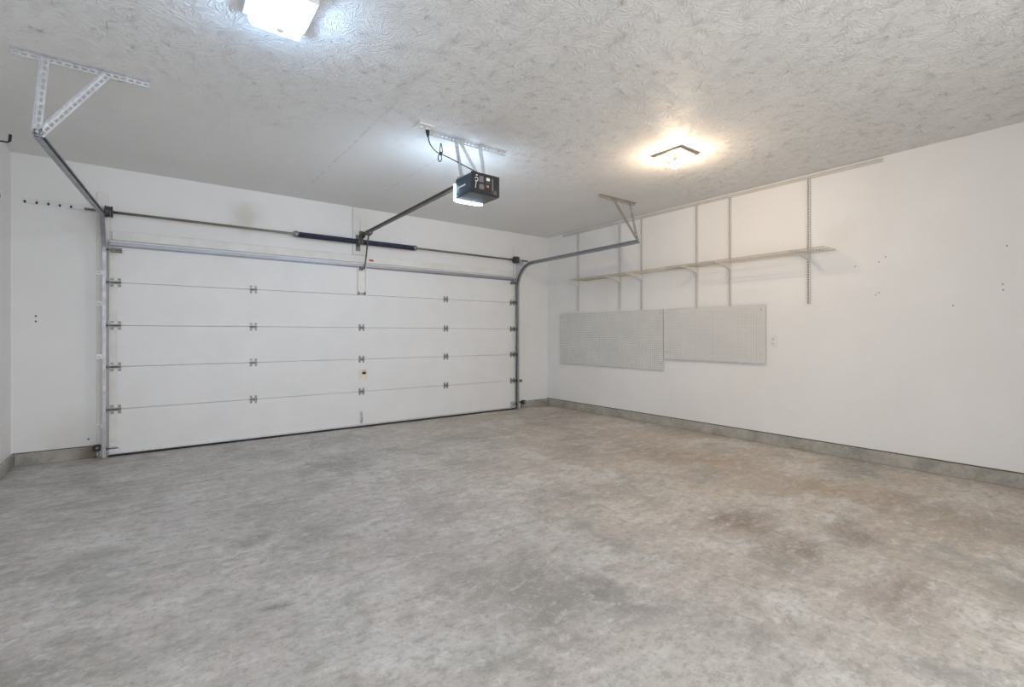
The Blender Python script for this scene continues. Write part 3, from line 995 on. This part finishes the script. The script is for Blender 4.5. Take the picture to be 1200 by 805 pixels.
def dish(cx, cy, prof, th):
    """square pressed glass dish: prof = list of (half width, z)"""
    b = MB()
    n = 8
    rings = []
    for hw, z in prof:
        ring = []
        for k in range(4 * n):
            s_, t = divmod(k, n)
            f = -1 + 2 * t / n
            x, y = [(f, -1), (1, f), (-f, 1), (-1, -f)][s_]
            m = max(abs(x), abs(y))
            r = math.hypot(x, y)
            q = 0.88 + 0.12 * (m / r) / 0.7071 if r > 0 else 1
            ring.append((cx + x * hw * min(1.0, q + 0.0), cy + y * hw * min(1.0, q), z))
        rings.append(ring)
    vs = [p for r in rings for p in r]
    m = 4 * n
    fs = []
    for i in range(len(rings) - 1):
        for k in range(m):
            fs.append((i * m + k, i * m + (k + 1) % m, (i + 1) * m + (k + 1) % m, (i + 1) * m + k))
    fs.append(tuple((len(rings) - 1) * m + k for k in range(m)))
    return b.add(vs, fs, True)


MB_d = dish(0.495, 2.505, [(0.122, ZC - 0.032), (0.120, ZC - 0.060), (0.108, ZC - 0.092), (0.085, ZC - 0.108), (0.045, ZC - 0.116), (0.012, ZC - 0.118)], 0.004)
MB_d.build('glass_shade', M['glass'], lm)
MB().lathe([(0.0001, 0.0), (0.018, -0.002), (0.020, -0.012), (0.014, -0.022), (0.0001, -0.026)], (0.495, 2.505, ZC - 0.117), (0, 0, 1), 12).build('finial', M['pan_white'], lm)
MB().lathe([(0.0001, 0.033), (0.012, 0.031), (0.024, 0.022), (0.033, 0), (0.024, -0.022), (0.012, -0.031), (0.0001, -0.033)], (0.495, 2.505, ZC - 0.076), (0, 0, 1), 18).build('bulb', M['lamp_cool'], lm)

rb = thing('ceiling_light', 'bare warm lit bulb in a square ceiling frame above the wire shelf', 'ceiling light', (3.70, 2.51, ZC))
x0, x1, y0, y1 = 3.565, 3.835, 2.365, 2.655
b = MB()
w = 0.022
b.box((x0, y0, ZC - 0.018), (x1, y0 + w, ZC - 0.0005), 0.003).box((x0, y1 - w, ZC - 0.018), (x1, y1, ZC - 0.0005), 0.003)
b.box((x0, y0 + w, ZC - 0.018), (x0 + w, y1 - w, ZC - 0.0005), 0.003).box((x1 - w, y0 + w, ZC - 0.018), (x1, y1 - w, ZC - 0.0005), 0.003)
b.build('frame', M['pan'], rb)
MB().box((x0 + w, y0 + w, ZC - 0.006), (x1 - w, y1 - w, ZC - 0.0005)).build('pan', M['pan_white'], rb)
MB().lathe([(0.026, -0.006), (0.026, -0.030), (0.020, -0.042), (0.0001, -0.042)], (3.70, 2.51, ZC), (0, 0, 1), 16).build('socket', M['white'], rb)
MB().lathe([(0.014, -0.040), (0.018, -0.048), (0.028, -0.062), (0.0335, -0.074)], (3.70, 2.51, ZC), (0, 0, 1), 18).build('bulb_neck', M['white'], rb)
MB().lathe([(0.0335, -0.074), (0.036, -0.090), (0.030, -0.108), (0.017, -0.121), (0.0001, -0.125)], (3.70, 2.51, ZC), (0, 0, 1), 18).build('bulb', M['lamp_warm'], rb)

# ------------------------------------------------------------------ shelf standards, hang track, brackets, wire shelf
ht = MB()
ht.box((XR - 0.004, 1.417, 2.700), (XR - 0.0005, 5.58, 2.735)).box((XR - 0.012, 1.417, 2.728), (XR - 0.004, 5.58, 2.735))
ht = ht.build('hang_track', M['rail_grey'])
tag(ht, 'long thin white hang rail at the top of the wall carrying the slotted uprights', 'shelf rail')
where = ['closest to the garage door', 'second from the garage door', 'third from the garage door', 'fourth from the garage door, over the narrow pegboard',
         'fifth from the garage door, over the narrow pegboard', 'at the shelf end away from the garage door']
stds = [(5.234, 1.515), (4.416, 1.500), (4.046, 1.485), (3.241, 1.475), (2.829, 1.466), (2.021, 1.463)]
SHZ = 1.965
for i, (y, zb) in enumerate(stds):
    s_ = thing('shelf_upright', 'white slotted shelf upright ' + where[i], 'shelf upright', (XR - 0.012, y, zb), 'slotted uprights on the wall')
    b = MB()
    n = round((2.712 - zb) / 0.025)
    b.perforated((XR - 0.019, y + 0.0125, zb), (0, -1, 0), (0, 0, 1), 0.025, (2.712 - zb) / n, 1, n, (0.0055, 0.0088, False), 0.002,
                 mask=lambda i_, j_: j_ % 1 == 0)
    b.build('front_channel', M['upright'], s_)
    MB().box((XR - 0.017, y + 0.0105, zb), (XR - 0.005, y + 0.0125, 2.712)).box((XR - 0.017, y - 0.0125, zb), (XR - 0.005, y - 0.0105, 2.712)).build('channel_sides', M['rail_grey'], s_)
    MB().box((XR - 0.0095, y - 0.010, zb + 0.002), (XR - 0.0085, y + 0.010, 2.71)).build('slot_shade_strip', M['channel'], s_)  # added dark strip, painted shade seen through the slots
    MB().lathe([(0.006, 0), (0.006, 0.004), (0.0001, 0.005)], (XR - 0.021, y, 2.55), (-1, 0, 0), 8).build('screw', M['dark_steel'], s_)
    k = thing('shelf_bracket', 'white tapered bracket on the upright ' + where[i], 'shelf bracket', (XR - 0.02, y, SHZ), 'brackets under the wire shelf')
    pr = [(XR - 0.020, SHZ - 0.006), (4.900, SHZ - 0.006), (4.897, SHZ + 0.004), (4.891, SHZ + 0.004), (4.892, SHZ - 0.020), (XR - 0.060, SHZ - 0.062), (XR - 0.020, SHZ - 0.075)]
    MB().prism(pr, (0, y - 0.005, 0), (1, 0, 0), (0, 0, 1), (0, 1, 0), 0.010).build('arm', M['shelf_bracket'], k)
    MB().box((XR - 0.024, y - 0.004, SHZ - 0.070), (XR - 0.0195, y + 0.004, SHZ - 0.010)).build('hook_tabs', M['shelf_bracket'], k)


def wire_shelf(y0, y1, label):
    s_ = thing('wire_shelf', label, 'shelf', (5.05, (y0 + y1) / 2, SHZ), 'wire shelves on the wall')
    R = 0.0032
    for x, z in ((5.200, SHZ), (5.050, SHZ - 0.001), (4.910, SHZ), (4.906, SHZ - 0.032)):
        MB().tube([(x, y0, z), (x, y1, z)], R * 1.2, 7).build('rod', M['wire'], s_)
    n = round((y1 - y0) / 0.0254)
    b = MB()
    for i in range(n + 1):
        y = y0 + 0.004 + (y1 - y0 - 0.008) * i / n
        b.tube([(5.203, y, SHZ + 0.0045), (4.916, y, SHZ + 0.0045), (4.9065, y, SHZ + 0.001), (4.903, y, SHZ - 0.034)], 0.0021, 5)
    d = b.build('cross_wires', M['wire'], s_)
    d['kind'] = 'stuff'
    return s_


wire_shelf(1.78, 3.455, 'white wire shelf over the narrow pegboard, reaching past it along the wall')
wire_shelf(3.462, 5.10, 'white wire shelf over the wide pegboard, nearer the garage door')


# ------------------------------------------------------------------ pegboards
def pegboard(y0, y1, z0, z1, x, label):
    nu, nv = round((y1 - y0) / 0.0254), round((z1 - z0) / 0.0254)
    b = MB().perforated((x, y1, z0), (0, -1, 0), (0, 0, 1), (y1 - y0) / nu, (z1 - z0) / nv, nu, nv, (0.0046, 0.0046, True), 0.006)
    p = thing('pegboard', label, 'pegboard', (XR, (y0 + y1) / 2, z0), 'white pegboards on the wall')
    # thickness runs along u x v = (-1,0,0) towards the room
    bo = b.build('board', M['peg'], p)
    bo.data.materials.append(M['hardboard'])
    for f in bo.data.polygons:          # bare hardboard inside the holes and on the back
        f.material_index = 0 if (f.normal.x < -0.9 or f.area > 0.0005) else 1
    for yy in (y0 + 0.03, (y0 + y1) / 2, y1 - 0.03):
        MB().box((x + 0.0005, yy - 0.018, z0 + 0.02), (XR - 0.0005, yy + 0.018, z1 - 0.02)).build('furring_strip', M['trim'], p)
    sc = MB().lathe([(0.007, 0), (0.006, 0.003), (0.0001, 0.004)], (0, 0, 0), (-1, 0, 0), 8)
    first_ = None
    for yy in (y0 + 0.04, (y0 + y1) / 2 - 0.012, y1 - 0.04):
        for zz in (z0 + 0.09, z1 - 0.055):
            if first_ is None:
                first_ = sc.build('screw', M['hinge'], None)
                first_.parent = p
                o = first_
            else:
                o = first_.copy()
                COL.objects.link(o)
                o.parent = p
            o.location = Vector((x - 0.006, yy, zz)) - world_loc(p)
    return p


pegboard(3.704, 5.635, 0.700, 1.482, XR - 0.014, 'wide white pegboard near the garage door, hung lower')
pegboard(2.435, 3.690, 0.848, 1.478, XR - 0.020, 'narrow white pegboard beside the wall outlet, hung higher')

# ------------------------------------------------------------------ small wall things
wo = thing('wall_outlet', 'white double wall outlet beside the narrow pegboard', 'outlet', (XR, 2.362, 1.09))
MB().box((XR - 0.006, 2.322, 1.022), (XR - 0.0005, 2.404, 1.150), 0.002).build('cover_plate', M['white'], wo)
for dz in (-0.024, 0.024):
    r = MB().box((XR - 0.0085, 2.346, 1.086 + dz - 0.017), (XR - 0.0055, 2.380, 1.086 + dz + 0.017), 0.001).build('receptacle', M['white'], wo)
    MB().box((XR - 0.0095, 2.354, 1.086 + dz - 0.003), (XR - 0.0084, 2.357, 1.086 + dz + 0.009)).box((XR - 0.0095, 2.368, 1.086 + dz - 0.003), (XR - 0.0084, 2.371, 1.086 + dz + 0.009)).box((XR - 0.0095, 2.360, 1.086 + dz - 0.013), (XR - 0.0084, 2.366, 1.086 + dz - 0.008)).build('slots', M['hole'], r)

hk = thing('hook_rail', 'thin white rail of black-tipped hooks high on the wall near the room corner', 'hook rail', (-0.70, YB, 2.35))
MB().box((-0.905, YB - 0.006, 2.362), (-0.490, YB - 0.0005, 2.378), 0.001).build('rail', M['white'], hk)
MB().box((-0.905, YB - 0.003, 2.318), (-0.490, YB - 0.0005, 2.324)).build('lower_strip', M['white'], hk)
for i in range(5):
    x = -0.886 + i * 0.075
    h = MB().tube(smoothen([(x, YB - 0.008, 2.368), (x, YB - 0.009, 2.335), (x, YB - 0.012, 2.318), (x, YB - 0.026, 2.314), (x, YB - 0.036, 2.322)]), 0.0028, 6).build('hook', M['white'], hk)
    MB().lathe([(0.0001, 0.011), (0.006, 0.009), (0.0085, 0), (0.006, -0.009), (0.0001, -0.011)], (x, YB - 0.038, 2.326), (0, 0, 1), 10).build('hook_tip', M['black'], h)

# black storage hook on the side wall
bh = thing('storage_hook', 'black metal storage hook with upturned tip high on the side wall', 'wall hook', (XL, 4.70, 2.45))
MB().box((XL + 0.0005, 4.682, 2.40), (XL + 0.006, 4.718, 2.53), 0.001).build('wall_plate', M['black'], bh)
MB().tube(smoothen([(XL + 0.004, 4.70, 2.478), (-0.88, 4.70, 2.478), (-0.80, 4.70, 2.475), (-0.782, 4.70, 2.480), (-0.776, 4.70, 2.500)]), 0.0055, 8).build('arm', M['black'], bh)
MB().lathe([(0.0001, 0), (0.0085, 0.002), (0.0085, 0.046), (0.006, 0.050), (0.0001, 0.050)], (-0.777, 4.70, 2.482), (0.08, 0, 1), 10).build('tip_sleeve', M['black'], bh)
# dark tool grip hanging lower on the same wall
gr = thing('hanging_tool', 'dark handle hanging on the side wall below the black hook', 'tool', (XL, 4.70, 2.05))
MB().tube([(XL + 0.118, 4.70, 2.36), (XL + 0.122, 4.70, 2.27), (XL + 0.131, 4.70, 2.17), (XL + 0.142, 4.70, 2.09)], [0.012, 0.017, 0.020, 0.016], 10).build('grip', M['spring'], gr)
MB().tube([(XL + 0.001, 4.70, 2.345), (XL + 0.06, 4.70, 2.340), (XL + 0.118, 4.70, 2.345)], 0.005, 8).build('peg', M['black'], gr)

# photo-eye sensors near the floor, and a small jamb bracket
for x, sg, lab in ((-0.395, -1, 'black photo-eye sensor at the rusty foot of the jamb by the room corner'), (4.665, 1, 'black photo-eye sensor low on the jamb by the concrete curb corner')):
    se = thing('safety_sensor', lab, 'sensor', (x, 5.88, 0.09), 'photo-eye sensors of the door')
    xa, xb = (x - 0.032, x + 0.018) if sg < 0 else (x - 0.055, x + 0.0)
    xc = (xa + xb) / 2
    MB().box((xc - 0.03, 5.885, 0.092), (xc + (0.026 if sg < 0 else 0.045), 5.892, 0.112)).box((xc - 0.03, 5.885, 0.092), (xc - 0.024, JY - 0.0005, 0.112)).build('bracket', M['dark_steel'], se)
    h = MB().box((xc - 0.022, 5.838, 0.075), (xc + 0.026, 5.884, 0.135), 0.005).build('housing', M['black'], se)
    MB().lathe([(0.0001, 0.002), (0.011, 0.002), (0.012, -0.004)], (xc, 5.837, 0.108), (0, -1, 0), 12).build('lens', M['hinge'], h)
    MB().tube(smoothen([(xc, 5.88, 0.08), (xc - 0.01 * sg, 5.90, 0.05), (xc + 0.01, 5.93, 0.02), (xc + 0.03 * sg, 5.925, 0.006)]), 0.003, 6).build('lead', M['black'], se)
lk = thing('jamb_latch', 'small dark metal latch bracket on the jamb beside the door edge', 'latch', (4.60, 5.90, 0.43))
MB().box((4.575, JY - 0.022, 0.414), (4.665, JY - 0.0005, 0.424)).box((4.575, JY - 0.022, 0.442), (4.665, JY - 0.0005, 0.452)).build('bracket', M['dark_steel'], lk)
MB().lathe([(0.006, 0), (0.012, 0), (0.012, 0.02), (0.006, 0.02)], (4.645, JY - 0.021, 0.433), (0, 1, 0), 10).build('barrel', M['dark_steel'], lk)
